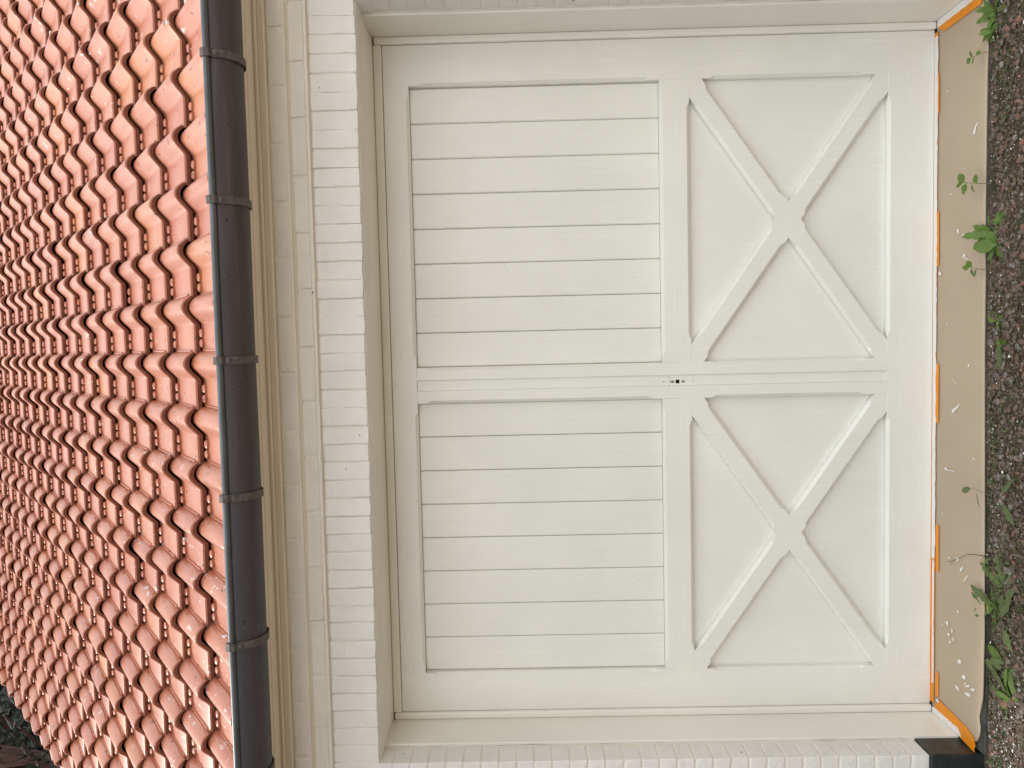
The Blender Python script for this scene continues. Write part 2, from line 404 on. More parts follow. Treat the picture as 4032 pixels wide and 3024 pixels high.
# ---- half-round gutter
GC = (-.550, 2.6455); GR = .0813
gut = empty('gutter', (0, 0, 0), garage)
gx = [-2.44] + [-2.4 + i * .2 for i in range(36)]
prof = []
NS = 20
for i in range(NS + 1):
    a = math.pi + math.pi * i / NS
    prof.append((GC[0] + GR * math.cos(a), GC[1] + GR * math.sin(a)))
inner = [(GC[0] + (GR - .002) * math.cos(math.pi + math.pi * i / NS), GC[1] + (GR - .002) * math.sin(math.pi + math.pi * i / NS)) for i in range(NS, -1, -1)]
loop = prof + inner
V, F = [], []
for x in gx:
    for (y, z) in loop: V.append((x, y, z + .0006 * math.sin(x * 7)))
L = len(loop)
for s in range(len(gx) - 1):
    for i in range(L):
        j = (i + 1) % L; F.append((s * L + i, (s + 1) * L + i, (s + 1) * L + j, s * L + j))
link('trough', fixn(mesh('trough', V, F, M_ZINC, True)), gut)
V, F = [], []
bc = (GC[0] - GR - .0015, GC[1] + .002); br = .0115
for x in gx:
    for i in range(12):
        a = 2 * math.pi * i / 12; V.append((x, bc[0] + br * math.cos(a), bc[1] + br * math.sin(a) + .0006 * math.sin(x * 7)))
for s in range(len(gx) - 1):
    for i in range(12):
        j = (i + 1) % 12; F.append((s * 12 + i, (s + 1) * 12 + i, (s + 1) * 12 + j, s * 12 + j))
link('bead', fixn(mesh('bead', V, F, M_BEAD, True)), gut)
# straps around the trough, hooked over the bead, with a rivet each
def strap_mesh():
    pts = [(bc[0] + .004, bc[1] + .0155), (bc[0] - .010, bc[1] + .0135), (bc[0] - .0150, bc[1] + .002), (bc[0] - .0125, bc[1] - .010)]
    r = GR + .0035
    for i in range(1, 15):
        a = math.pi + (math.pi * .93) * i / 15; pts.append((GC[0] + r * math.cos(a), GC[1] + r * math.sin(a)))
    v, f = [], []; w_ = .0125; th = .0035
    for i, p in enumerate(pts):
        q0 = pts[max(0, i - 1)]; q1 = pts[min(len(pts) - 1, i + 1)]
        d = Vector((q1[0] - q0[0], q1[1] - q0[1])).normalized(); nn = Vector((d.y, -d.x))
        if nn.dot(Vector((p[0] - GC[0], p[1] - GC[1]))) < 0: nn = -nn
        for xx, k in ((-w_, 0), (w_, 0), (w_, th), (-w_, th)): v.append((xx, p[0] + nn.x * k, p[1] + nn.y * k))
    for i in range(len(pts) - 1):
        for j in range(4):
            k = (j + 1) % 4; f.append((i * 4 + j, i * 4 + k, (i + 1) * 4 + k, (i + 1) * 4 + j))
    f += [(0, 3, 2, 1), tuple(len(v) - 4 + q for q in (0, 1, 2, 3))]
    # tab and rivet head just under the bead
    a = math.pi + .30; cy, cz = GC[0] + (r + .004) * math.cos(a), GC[1] + (r + .004) * math.sin(a)
    rad = Vector((math.cos(a), math.sin(a))); tan = Vector((-rad.y, rad.x))
    n0 = len(v)
    for ring, (rr, hh) in enumerate(((.0085, 0), (.0085, .003), (.004, .0045))):
        for q in range(10):
            b2 = 2 * math.pi * q / 10; u, vv = rr * math.cos(b2), rr * math.sin(b2)
            v.append((u, cy + tan.x * vv + rad.x * hh, cz + tan.y * vv + rad.y * hh))
    for ring in range(2):
        for q in range(10):
            q2 = (q + 1) % 10; f.append((n0 + ring * 10 + q, n0 + ring * 10 + q2, n0 + (ring + 1) * 10 + q2, n0 + (ring + 1) * 10 + q))
    f.append(tuple(n0 + 20 + q for q in range(10)))
    return fixn(mesh('gutter_strap', v, f, M_STRAP))
sm = strap_mesh()
for x in (3.05, 2.58, 2.08, 1.590, 1.108, .649, .138, -.329, -.818, -1.285, -1.77, -2.25):
    link('gutter_strap', sm, gut, (x, 0, 0), (0, 0, random.uniform(-.02, .02)))

# ---- roof
roof = empty('roof', (0, 0, 0), garage)
TH = math.radians(45.2); GA = .256; TW = .2017
SLOPE = Vector((0, math.cos(TH), math.sin(TH))); NRM = Vector((0, -math.sin(TH), math.cos(TH)))
P0 = Vector((.153, -.35, 2.858))
def zprof(u):
    w_ = TW
    if u < .004: return .001
    s = u / w_
    if s < .52: return 0.0
    if s < .80:
        q = (s - .52) / .28; return .042 * (.45 * math.sin(q * math.pi / 2) + .55 * (q * q * (3 - 2 * q)))
    q = (s - .80) / .235; return .042 - .032 * (q ** 2.4)
def tile_geo(kind='normal'):
    us = [0, .004, .0045, .03, .065, .0985, .1008, .1045, .112, .120, .128, .137, .147, .156, .164, .173, .182, .191, .199, .2085]
    if kind == 'verge': us = [-.010, .0, .03, .05, .056, .063, .071, .080, .088, .094, .099, .105, .1105]
    top = []
    for u in us:
        if kind == 'normal': z = zprof(u)
        else:
            s = u / .1075
            if u <= 0: z = 0
            elif s < .48: z = 0.0
            elif s < .80: q = (s - .48) / .32; z = .040 * (q * q * (3 - 2 * q))
            else: q = (s - .8) / .235; z = .040 - .032 * q ** 2.2
        top.append((u, z))
    V, F = [], []
    LEN = GA + .05
    tilt = -.0325 / GA
    def rowpts(v, dz, extra=0):
        return [(u, v, z + dz + tilt * v) for (u, z) in top]
    rows = [rowpts(.012, -.0235), rowpts(.000, -.0235), rowpts(-.003, -.008), rowpts(.0005, -.002), rowpts(.007, 0), rowpts(.13, .0006), rowpts(LEN, 0)]
    n = len(top)
    for r in rows: V += r
    for j in range(len(rows) - 1):
        for i in range(n - 1): F.append((j * n + i, j * n + i + 1, (j + 1) * n + i + 1, (j + 1) * n + i))
    # right edge
    b0 = len(V); u, z = top[-1]
    V += [(u, .008, z - .012 + tilt * .008), (u, LEN, z - .012 + tilt * LEN)]
    F += [(4 * n + n - 1, b0, b0 + 1, 6 * n + n - 1)]
    if kind == 'normal':
        # left rib
        def prism(u0, u1, v0, v1, h):
            k = len(V)
            for (u, v, hh) in ((u0, v0, 0), (u1, v0, 0), (u1, v1, 0), (u0, v1, 0), (u0 + .0012, v0 + .004, h), (u1 - .0022, v0 + .004, h), (u1 - .0022, v1 - .004, h), (u0 + .0012, v1 - .004, h)):
                V.append((u, v, hh + .0002 + tilt * v))
            for q in ((4, 5, 6, 7), (0, 1, 5, 4), (1, 2, 6, 5), (2, 3, 7, 6), (3, 0, 4, 7)): F.append(tuple(k + i for i in q))
        prism(.0055, .0150, .020, .225, .0062)
        for uc in (.036, .073):
            k = len(V); NR = 10
            for rr, hh in ((1, 0), (.88, .010), (.6, .0125)):
                for q in range(NR):
                    a = 2 * math.pi * q / NR
                    V.append((uc + .0172 * rr * math.cos(a), .236 + .0150 * rr * math.sin(a), hh + tilt * .236))
            for ring in range(2):
                for q in range(NR):
                    q2 = (q + 1) % NR; F.append((k + ring * NR + q, k + ring * NR + q2, k + (ring + 1) * NR + q2, k + (ring + 1) * NR + q))
            F.append(tuple(k + 2 * NR + q for q in range(NR)))
    else:
        # flap turned down over the gable edge
        k = len(V)
        for (u, dz) in ((-.010, 0), (-.0185, -.003), (-.0225, -.010), (-.0235, -.095)):
            for v in (-.003, .13, LEN): V.append((u, v, dz + tilt * v))
        for a in range(3):
            for c in range(2):
                F.append((k + a * 3 + c, k + a * 3 + c + 1, k + (a + 1) * 3 + c + 1, k + (a + 1) * 3 + c))
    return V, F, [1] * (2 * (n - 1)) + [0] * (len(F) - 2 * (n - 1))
TV, TF, TM = tile_geo(); VV, VF, VM = tile_geo('verge')
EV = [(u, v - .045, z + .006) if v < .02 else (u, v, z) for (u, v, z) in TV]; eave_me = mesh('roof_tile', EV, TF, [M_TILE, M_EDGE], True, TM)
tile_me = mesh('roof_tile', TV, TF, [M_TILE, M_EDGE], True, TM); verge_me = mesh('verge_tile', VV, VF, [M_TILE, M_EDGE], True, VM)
for me in (tile_me, eave_me, verge_me):
    bm = bmesh.new(); bm.from_mesh(me)
    for e in bm.edges:
        if len(e.link_faces) == 2 and e.calc_face_angle(0) > math.radians(38): e.smooth = False
    bm.to_mesh(me); bm.free()
def tile_matrix(x, k):
    p = P0 + SLOPE * (GA * k); p.x = x
    Mx = Matrix((Vector((1, 0, 0)), SLOPE, NRM)).transposed().to_4x4()
    j = Matrix.Rotation(random.gauss(0, .006), 4, 'Z') @ Matrix.Rotation(random.gauss(0, .0035), 4, 'X') @ Matrix.Rotation(random.gauss(0, .006), 4, 'Y')
    Mx = Mx @ j
    Mx.translation = p + SLOPE * random.gauss(0, .0022) + NRM * random.gauss(0, .0012) + Vector((random.gauss(0, .0008), 0, 0))
    return Mx
def seen(p):
    q = p - CAM; d = -q.dot(BACK)
    x, y = q.dot(RIGHT) / d * 2900, q.dot(UP) / d * 2900
    return d, abs(x) < 2016 + 150 and abs(y) < 1512 + 150
cands = []
for k in range(-1, 17):
    for c in range(-19, 13):
        x = P0.x - TW * c
        d, s = seen(P0 + SLOPE * (GA * (k + .5)) + Vector((x + .1 - P0.x, 0, 0)))
        cands.append((0 if s else 1, d, x, k))
cands.sort()
rest = MB()
for i, (s, d, x, k) in enumerate(cands):
    Mx = tile_matrix(x, k)
    if i < 300:
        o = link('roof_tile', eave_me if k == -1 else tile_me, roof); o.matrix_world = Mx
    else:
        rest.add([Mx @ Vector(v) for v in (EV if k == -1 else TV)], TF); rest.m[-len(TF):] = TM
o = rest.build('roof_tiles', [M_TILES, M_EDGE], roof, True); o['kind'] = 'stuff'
try:
    bm = bmesh.new(); bm.from_mesh(o.data)
    for e in bm.edges:
        if len(e.link_faces) == 2 and e.calc_face_angle(0) > math.radians(38): e.smooth = False
    bm.to_mesh(o.data); bm.free()
except Exception: pass
for k in range(-1, 17):
    o = link('verge_tile', verge_me, roof); o.matrix_world = tile_matrix(P0.x - TW * 12 - .1075, k)
# boarding below the tiles and the far slope
RY = P0.y + 17 * GA * math.cos(TH); RZ = P0.z + 17 * GA * math.sin(TH)
off = NRM * -.05
a = P0 + SLOPE * (-.24) + off; bt = P0 + SLOPE * (GA * 17) + off
a = (a.y, a.z); bt = (bt.y, bt.z); c = (2 * bt[0] - a[0], a[1])
V = []
for x in (-2.355, 4.55): V += [(x, *a), (x, *bt), (x, *c)]
link('roof_boarding', mesh('roof_boarding', V, [(0, 1, 4, 3), (1, 2, 5, 4), (2, 0, 3, 5), (0, 2, 1), (3, 4, 5)], M_TWIG), roof)
V, F = [], []
for x in (-2.37, 4.55):
    for i in range(9):
        a_ = math.pi * i / 8; V.append((x, bt[0] + .13 * math.cos(a_), bt[1] + .03 + .12 * math.sin(a_)))
F = [(i, i + 1, i + 10, i + 9) for i in range(8)]
link('ridge_cap', mesh('ridge_cap', V, F, M_TILE, True), roof)

# ---- door frame
frame = empty('door_frame', (0, 0, 0), garage)
def fb(name, a, b_, r=.003, mat=None): link(name, bevel_box(name, a, b_, mat or M_FRAME, r, 2), frame)
for s in (-1, 1):
    x0, x1 = sorted((s * 1.3945, s * 1.4985)); fb('jamb', (x0, -.2, .0035), (x1, .10, 2.296))
    x0, x1 = sorted((s * 1.3662, s * 1.3942)); fb('stop', (x0, -.016, .0045), (x1, .07, 2.2325), .006)
fb('head', (-1.3935, -.2, 2.2375), (1.3935, .10, 2.2955))
fb('head_stop', (-1.3657, -.010, 2.2035), (1.3657, .07, 2.2365), .004)
# sealant lines round the frame
rc = random.Random(21)
def crack(a, b_, horiz):
    V, F = [], []; n_ = 60
    for i in range(n_ + 1):
        t_ = i / n_; k_ = noise.noise(Vector((t_ * 23, 7 * horiz + a[0], 1)))
        w_ = max(.00015, .0009 * (noise.noise(Vector((t_ * 31, a[0], 5))) + .12)); p_ = [a[q] + (b_[q] - a[q]) * t_ for q in range(3)]
        off_ = .0018 * k_
        if horiz: V += [(p_[0], p_[1], p_[2] + off_ - w_), (p_[0], p_[1], p_[2] + off_ + w_)]
        else: V += [(p_[0] + off_ - w_, p_[1], p_[2]), (p_[0] + off_ + w_, p_[1], p_[2])]
    for i in range(n_): F.append((2 * i, 2 * i + 1, 2 * i + 3, 2 * i + 2))
    link('sealant_crack', mesh('sealant_crack', V, F, M_HOLE), frame)
crack((-1.38, -.2012, 2.2425), (1.38, -.2012, 2.2425), True)
for s in (-1, 1): crack((s * 1.4045, -.2012, .2), (s * 1.4045, -.2012, 2.22), False)

# ---- door
door = empty('garage_door', (0, 0, 0), garage)
def bar(name, p0, p1, w_, T, left=None, right=None, y0=0.0, C=.0115, mat=None, ramp_=.028, eps=.0007):
    """a bar in the door plane (x,z) with stopped chamfers on its two long edges"""
    p0, p1 = Vector(p0), Vector(p1); d = (p1 - p0); L = d.length; d /= L; nl = Vector((-d.y, d.x))
    def cham(s, iv):
        c = eps
        for (a, b_) in iv or []:
            if a <= s <= b_:
                q = min(1, (s - a) / ramp_, (b_ - s) / ramp_); q = q * q * (3 - 2 * q); c = max(c, C * q)
        return c
    st = {0.0, L}
    for iv in (left or [], right or []):
        for (a, b_) in iv:
            for q in (0, .25, .5, .75, 1): st.add(a + ramp_ * q); st.add(b_ - ramp_ * q)
    st = sorted(s for s in st if 0 <= s <= L)
    V, F = [], []
    for s in st:
        cl, cr = cham(s, left), cham(s, right); c0 = p0 + d * s
        for (o_, y) in ((w_ / 2, T), (w_ / 2, y0 + cl), (w_ / 2 - cl, y0), (-w_ / 2 + cr, y0), (-w_ / 2, y0 + cr), (-w_ / 2, T)):
            q = c0 + nl * o_; V.append((q.x, y, q.y))
    for i in range(len(st) - 1):
        for j in range(5): F.append((i * 6 + j, (i + 1) * 6 + j, (i + 1) * 6 + j + 1, i * 6 + j + 1))
    F += [tuple(range(5, -1, -1)), tuple(len(V) - 6 + q for q in range(6))]
    return link(name, fixn(mesh(name, V, F, mat or M_DOOR)), door)
XO, XI, XC, XS = 1.3646, 1.203, .0740, .0222
ZB, ZM0, ZM1, ZT = .188, .978, 1.097, 2.100
g = .0003
for s in (-1, 1):
    # outer stile, full height; its inner edge is chamfered beside panel and planks
    iv = [(.256 + .012, .915 - .012), (ZM1 + .025, ZT - .025)]
    iv = [(a - .006, b_ - .006) for a, b_ in iv]
    kw = dict(left=iv) if s > 0 else dict(right=iv)
    bar('stile', (s * (XO + XI) / 2, .006), (s * (XO + XI) / 2, 2.2014), XO - XI, .05, **kw)
    # centre stile between the rails
    iv2 = [(.256 + .012 - ZB, .915 - .012 - ZB), (ZM1 + .03 - ZB, ZT - .03 - ZB)]
    kw = dict(right=iv2) if s > 0 else dict(left=iv2)
    bar('centre_stile', (s * (XC + XS) / 2, ZB + g), (s * (XC + XS) / 2, ZT - g), XC - XS, .05, **kw)
    # middle rail
    a, b_ = sorted((s * (XC + g), s * (XI - g)))
    Lr = b_ - a
    bar('middle_rail', (a, (ZM0 + ZM1) / 2), (b_, (ZM0 + ZM1) / 2), ZM1 - ZM0, .05, left=[(.022, Lr - .022)], right=[(.070 + .014, Lr - .070 - .014)], mat=M_DOORH)
# bottom and top rail run the whole width between the outer stiles
W2 = XI - g
bar('bottom_rail', (-W2, (ZB + .006) / 2), (W2, (ZB + .006) / 2), ZB - .006, .05,
    left=[(.082, W2 - XC - .082), (W2 + XC + .082, 2 * W2 - .082)], mat=M_DOORH)
bar('top_rail', (-W2, (ZT + 2.2014) / 2), (W2, (ZT + 2.2014) / 2), 2.2014 - ZT, .05,
    right=[(.03, W2 - XC - .03), (W2 + XC + .03, 2 * W2 - .03)], mat=M_DOORH)
# crossed braces, panels and planks of each leaf
cz = (ZB + ZM0) / 2; BW = .082
def isect(p, d, q, e):
    den = d.x * e.y - d.y * e.x; r = q - p; return (r.x * e.y - r.y * e.x) / den
for s in (-1, 1):
    cx = s * (XI + XC) / 2; hx, hz = (XI - XC) / 2, (ZM0 - ZB) / 2
    ctr = Vector((cx, cz))
    dirs = [Vector((hx, hz)).normalized(), Vector((hx, -hz)).normalized()]
    Lh = math.hypot(hx, hz)
    for i in (0, 1):
        d = dirs[i]; nl = Vector((-d.y, d.x)); e = dirs[1 - i]; ne = Vector((-e.y, e.x))
        p0 = ctr - d * (Lh + .035); p1 = ctr + d * (Lh + .035)
        ivs = []
        for sg in (1, -1):
            q = p0 + nl * sg * BW / 2
            cuts = sorted([isect(q, d, ctr + ne * BW / 2, e), isect(q, d, ctr - ne * BW / 2, e)])
            fr = sorted(t_ for t_ in (isect(q, d, ctr + Vector((-hx, 0)), Vector((0, 1))), isect(q, d, ctr + Vector((hx, 0)), Vector((0, 1))),
                                      isect(q, d, ctr + Vector((0, -hz)), Vector((1, 0))), isect(q, d, ctr + Vector((0, hz)), Vector((1, 0)))))
            lo, hi = fr[1], fr[2]
            ivs.append([(lo + .022, cuts[0] - .020), (cuts[1] + .020, hi - .022)])
        bar('brace', p0, p1, BW, .049, left=ivs[0], right=ivs[1], y0=.0006 if (i == 0) else .0013)
    # four triangular panels behind the braces
    cs = [Vector((cx - hx - .02, cz - hz - .014)), Vector((cx + hx + .02, cz - hz - .014)), Vector((cx + hx + .02, cz + hz + .014)), Vector((cx - hx - .02, cz + hz + .014))]
    for i in range(4):
        a, b_ = cs[i], cs[(i + 1) % 4]; m_ = (a + b_ + ctr) / 3
        tri = [m_ + (p - m_) * .997 for p in (ctr, a, b_)]
        V = [(p.x, .033, p.y) for p in tri] + [(p.x, .044, p.y) for p in tri]
        link('triangular_panel', fixn(mesh('triangular_panel', V, [(0, 1, 2), (3, 5, 4), (0, 3, 4, 1), (1, 4, 5, 2), (2, 5, 3, 0)], M_DOOR)), door)
    # upright planks with a V joint
    pw = (XI - XC) / 8
    for i in range(8):
        a = s * XC + s * pw * i; a, b_ = sorted((a, a + s * pw))
        zc_, yy = 0, .0275 + random.uniform(-.0008, .0008)
        x0, x1 = a + .0009, b_ - .0009; c = .0042
        z0, z1 = ZM1 + .0008, ZT - .0008
        sec = [(x0, .045), (x0, yy + c), (x0 + c, yy), (x0 + pw * .3, yy - .0006), (x1 - pw * .3, yy - .0006), (x1 - c, yy), (x1, yy + c), (x1, .045)]
        V = [(x, y, z0) for x, y in sec] + [(x, y, z1) for x, y in sec]
        F = [(q, q + 1, q + 9, q + 8) for q in range(7)]
        link('plank', fixn(mesh('plank', V, F, M_DOOR)), door)
link('backing_board', mesh('backing_board', *box_vf((-1.35, .0505, .02), (1.35, .075, 2.19)), M_HOLE), door)
# recessed strip between the leaves with the square spindle hole
V, F = [], []
hx0, hx1, hz0, hz1 = -.0125, .0025, 1.0275, 1.0430
X_ = [-XS + .0003, hx0, hx1, XS - .0003]; Z_ = [ZB + .0006, hz0, hz1, ZT - .0006]; YS = .0065
for z in Z_:
    for x in X_: V.append((x, YS, z))
for j in range(3):
    for i in range(3):
        if (i, j) != (1, 1): F.append((j * 4 + i, j * 4 + i + 1, (j + 1) * 4 + i + 1, (j + 1) * 4 + i))
k = len(V); mi = [0] * len(F)
for y in (YS, .035):
    V += [(hx0, y, hz0), (hx1, y, hz0), (hx1, y, hz1), (hx0, y, hz1)]
for i in range(4):
    j = (i + 1) % 4; F.append((k + i, k + j, k + 4 + j, k + 4 + i)); mi.append(1)
F.append((k + 4, k + 5, k + 6, k + 7)); mi.append(1)
k = len(V)
for x in (X_[0], X_[3]):
    V += [(x, YS, Z_[0]), (x, YS, Z_[3]), (x, .04, Z_[3]), (x, .04, Z_[0])]
F += [(k, k + 1, k + 2, k + 3), (k + 4, k + 5, k + 6, k + 7)]; mi += [0, 0]
link('cover_strip', mesh('cover_strip', V, F, [M_DOOR, M_HOLE], False, mi), door)
def disc(name, x, z, rx, rz, y, mat, n_=12, th=.0006, jag=0):
    V = [(x, y - th, z)]; F = []
    for i in range(n_):
        a = 2 * math.pi * i / n_; q = 1 + random.uniform(-jag, jag); V.append((x + rx * q * math.cos(a), y - th * .2, z + rz * q * math.sin(a)))
    for i in range(n_): F.append((0, 1 + (i + 1) % n_, 1 + i))
    return link(name, fixn(mesh(name, V, F, mat)), door)
disc('paint_chip', -.006, 1.0565, .0055, .010, YS, M_CHIP, 14, .0005, .25)
disc('paint_chip', -.005, 1.0130, .0050, .0078, YS, M_CHIP, 14, .0005, .25)
disc('screw_hole', -.006, 1.0555, .0026, .0026, YS - .0006, M_HOLE)
disc('screw_hole', -.005, 1.0120, .0026, .0026, YS - .0006, M_HOLE)
for x, z, r_ in ((.0140, 1.0705, .0018), (-.005, 1.0915, .0024), (-.0195, 1.0690, .0016), (-.004, .971, .0019)):
    disc('screw_hole', x, z, r_, r_, YS - .0002, M_HOLE)

# ------------------------------------------------------------------ protective paper, tape and drips
edge = [(-1.372, -.255), (-1.372, -.285), (-1.360, -.307), (-1.340, -.322), (-1.317, -.331), (-1.294, -.337), (-1.272, -.331), (-1.252, -.327), (-1.225, -.332), (-1.182, -.339), (-1.132, -.341), (-1.035, -.342), (-.939, -.344), (-.75, -.341), (-.471, -.337), (-.193, -.332),
        (.082, -.327), (.356, -.327), (.627, -.323), (.841, -.324), (1.071, -.325), (1.201, -.330), (1.335, -.323), (1.40, -.322)]
V, F = [], []
for i, (x, yf) in enumerate(edge):
    ybk = -.010
    lift = max(0, 1 - abs(x + 1.28) / .10) * .006
    xb = max(-1.391, min(1.391, x))
    for (q, dz) in ((0, 0), (.25, .0008), (.5, .0012), (.8, .002), (.97, .003), (1, .0015)):
        y = ybk + (yf - ybk) * q; xx = xb + (x - xb) * q
        V.append((xx, y, .0012 + dz + lift * q + .0008 * noise.noise(Vector((x * 4, y * 9, 0)))))
    V.append((x, yf + .001, -.0022 + lift))
for i in range(len(edge) - 1):
    for j in range(6): F.append((i * 7 + j, i * 7 + j + 1, (i + 1) * 7 + j + 1, (i + 1) * 7 + j))
paper = tag(link('protective_paper', fixn(mesh('protective_paper', V, F, M_PAPER, True))), 'long tan protective paper sheet covering the threshold below the garage door', 'paper')
def blob(name, x, y, L, w_, ang, parent, mat, z=.0058, h=.0022, taper=True):
    V = [(0, 0, h)]; F = []; n_ = 12; ca, sa = math.cos(ang), math.sin(ang)
    for rr, hh in ((.6, h * .75), (1, 0)):
        for i in range(n_):
            a = 2 * math.pi * i / n_; u = L / 2 * math.cos(a); v = w_ / 2 * math.sin(a) * ((1 + .6 * math.cos(a)) if taper else 1)
            q = rr * random.uniform(.9, 1.1); V.append((u * q, v * q, hh))
    for i in range(n_):
        j = (i + 1) % n_; F += [(0, 1 + i, 1 + j), (1 + i, 1 + n_ + i, 1 + n_ + j, 1 + j)]
    V = [(x + a * ca - b_ * sa, y + a * sa + b_ * ca, z + c) for a, b_, c in V]
    return link(name, mesh(name, V, F, mat, True), parent)
drips = [(.898, -.264, .020, .010, 2.6), (.913, -.272, .022, .005, 2.4), (.552, -.167, .014, .009, .3), (.53, -.20, .010, .006, .3), (.456, -.209, .013, .009, 1.7), (.402, -.049, .015, .011, .8),
         (.043, -.242, .009, .007, 0), (-.131, -.150, .022, .011, 2.3), (-.115, -.175, .030, .006, 2.3), (-.367, -.101, .013, .008, 1.5), (-.705, -.185, .014, .011, 1.9), (-.735, -.210, .022, .008, 2.5),
         (-.716, -.13, .006, .006, 0), (-1.102, -.200, .020, .012, -.9), (-1.150, -.229, .020, .013, -1.1), (-1.175, -.252, .028, .006, -1.0), (-1.205, -.253, .026, .010, -1.4), (-1.172, -.240, .012, .005, -.4),
         (-1.210, -.188, .022, .009, -1.9), (-1.172, -.285, .022, .008, -1.2), (-.983, -.119, .014, .012, .4), (-1.025, -.128, .012, .010, .2), (-1.05, -.14, .009, .008, 0), (-.909, -.19, .010, .007, 1),
         (.2, -.1, .005, .004, 0), (-.3, -.28, .006, .005, 0), (.7, -.12, .005, .004, 0), (1.1, -.09, .005, .004, 0), (-.55, -.08, .005, .005, 0)]
for x, y, L, w_, a in drips: blob('paint_drip', x, y, L * 1.35, w_ * 1.2, a, paper, M_WHITE)
for x, y, L, w_, a in ((.445, -.213, .05, .007, 1.2), (-.370, -.128, .07, .006, 1.65), (-.765, -.235, .05, .010, 2.4), (-1.265, -.232, .12, .008, -1.0 + math.pi), (-1.0, -.15, .02, .016, 0), (-1.03, -.16, .018, .014, 0), (-1.0, -.085, .012, .012, 0), (-.02, -.152, .045, .005, 1.0)):
    blob('paint_smear', x, y, L, w_, a, paper, M_SMEAR, .0052, .0008, False)

def strip(name, pts, w_, z, mat, parent=None, th=.0006, wob=0, n_=None, seed=0):
    """flat strip along a polyline, left edge fixed, right edge may wobble"""
    pts = [Vector(p) for p in pts]; V, F = [], []
    dense = []
    for a, b_ in zip(pts[:-1], pts[1:]):
        k = max(1, int((b_ - a).length / (n_ or 10)))
        dense += [a + (b_ - a) * i / k for i in range(k)]
    dense.append(pts[-1])
    for i, p in enumerate(dense):
        d = (dense[min(i + 1, len(dense) - 1)] - dense[max(0, i - 1)]).normalized(); nl = Vector((-d.y, d.x))
        w0 = w_; e0 = 0
        if wob:
            w0 = w_ * (1 + wob * (noise.noise(Vector((p.x * 17 + seed, p.y * 17, 0))) * .6 + noise.noise(Vector((p.x * 55 + seed, p.y * 55, 3))) * .8)); w0 = max(.003, w0)
            e0 = -w_ * wob * .12 * noise.noise(Vector((p.x * 40, p.y * 40, 9 + seed)))
        a, b_ = p + nl * e0, p + nl * w0
        zz = z if not callable(z) else z(p)
        V += [(a.x, a.y, zz), (a.x, a.y, zz + th), (b_.x, b_.y, zz + th), (b_.x, b_.y, zz)]
    for i in range(len(dense) - 1):
        for j in range(3): F.append((i * 4 + j, i * 4 + j + 1, (i + 1) * 4 + j + 1, (i + 1) * 4 + j))
    F += [(0, 1, 2, 3), tuple(len(V) - 4 + q for q in (3, 2, 1, 0))]
    return link(name, fixn(mesh(name, V, F, mat)), parent)
TG = 'orange masking tape on the threshold'
o = tag(strip('masking_tape', [(1.352, .010), (-1.352, .006)], .034, .0050, M_TAPE, None, .0005, 0, 3), 'long thin orange masking tape strip at the foot of the door, half under paint', 'tape', TG)
# white paint brushed over the tape; the left edge of the strip is the door side
strip('paint_coat', [(1.335, -.002), (1.0, -.002), (.4, -.003), (-.2, -.0045), (-.75, -.0055)], .0225, .0058, M_WHITE, o, .0008, .30, .02)
strip('paint_coat', [(-.757, -.0115), (-1.0, -.0120), (-1.27, -.0140)], .0115, .0058, M_WHITE, o, .0008, .45, .02, 5)
for (xa, xb, y0, lab) in ((1.187, 1.035, -.012, 'short orange tape patch nearest the long bare end of paper by the right jamb'), (.651, .434, -.018, 'short orange tape patch on paper below the middle of the right door leaf'),
                          (.045, -.192, -.024, 'short orange tape patch on paper below the centre strip of the door'), (-.606, -.796, -.033, 'short orange tape patch on paper below the middle of the left door leaf'), (-1.212, -1.310, -.040, 'short orange tape patch on paper beside the left corner tape')):
    tag(strip('masking_tape', [(xa, y0), (xb, y0 - .001)], .0215, .0054, M_TAPE, None, .0005, 0, 3), lab, 'tape', TG)
def poly(name, pts, z, mat, parent=None, th=.0006):
    n_ = len(pts); zz = [z(p) if callable(z) else z for p in pts]
    V = [(p[0], p[1], q) for p, q in zip(pts, zz)] + [(p[0], p[1], q + th) for p, q in zip(pts, zz)]
    F = [tuple(range(n_, 2 * n_))] + [(i, (i + 1) % n_, n_ + (i + 1) % n_, n_ + i) for i in range(n_)]
    me = mesh(name, V, F, mat); bm = bmesh.new(); bm.from_mesh(me); bmesh.ops.triangulate(bm, faces=[f for f in bm.faces if len(f.verts) > 4]); bm.to_mesh(me); bm.free()
    return link(name, fixn(me), parent)
zt = lambda p: .0064 + max(0, (-.20 - p[1])) * .03
o = tag(poly('masking_tape', [(-1.388, -.022), (-1.318, -.062), (-1.322, -.10), (-1.326, -.17), (-1.333, -.257), (-1.342, -.287), (-1.352, -.307), (-1.372, -.314), (-1.392, -.306), (-1.400, -.312), (-1.401, -.284), (-1.3938, -.2), (-1.3935, -.03)], zt, M_TAPE),
        'orange masking tape along the foot of the left jamb, bent over the paper corner', 'tape', TG)
pc = [(-1.3930, -.020), (-1.372, -.020)] + [(-1.366 + .006 * noise.noise(Vector((0, i * .9, 2))) + .004 * noise.noise(Vector((3, i * 2.3, 2))), -.030 - i * .0095) for i in range(19)] + [(-1.380, -.216), (-1.3925, -.219)]
poly('paint_coat', pc, lambda p: zt(p) + .0008, M_WHITE, o, .0010)
pc = [(-1.306 + .007 * math.cos(a) * random.uniform(.7, 1.4), -.048 + .010 * math.sin(a) * random.uniform(.7, 1.3)) for a in [i * .628 for i in range(10)]]
poly('paint_blot', [(x - .02, y - .012) for x, y in pc], .0078, M_WHITE, o, .0012)
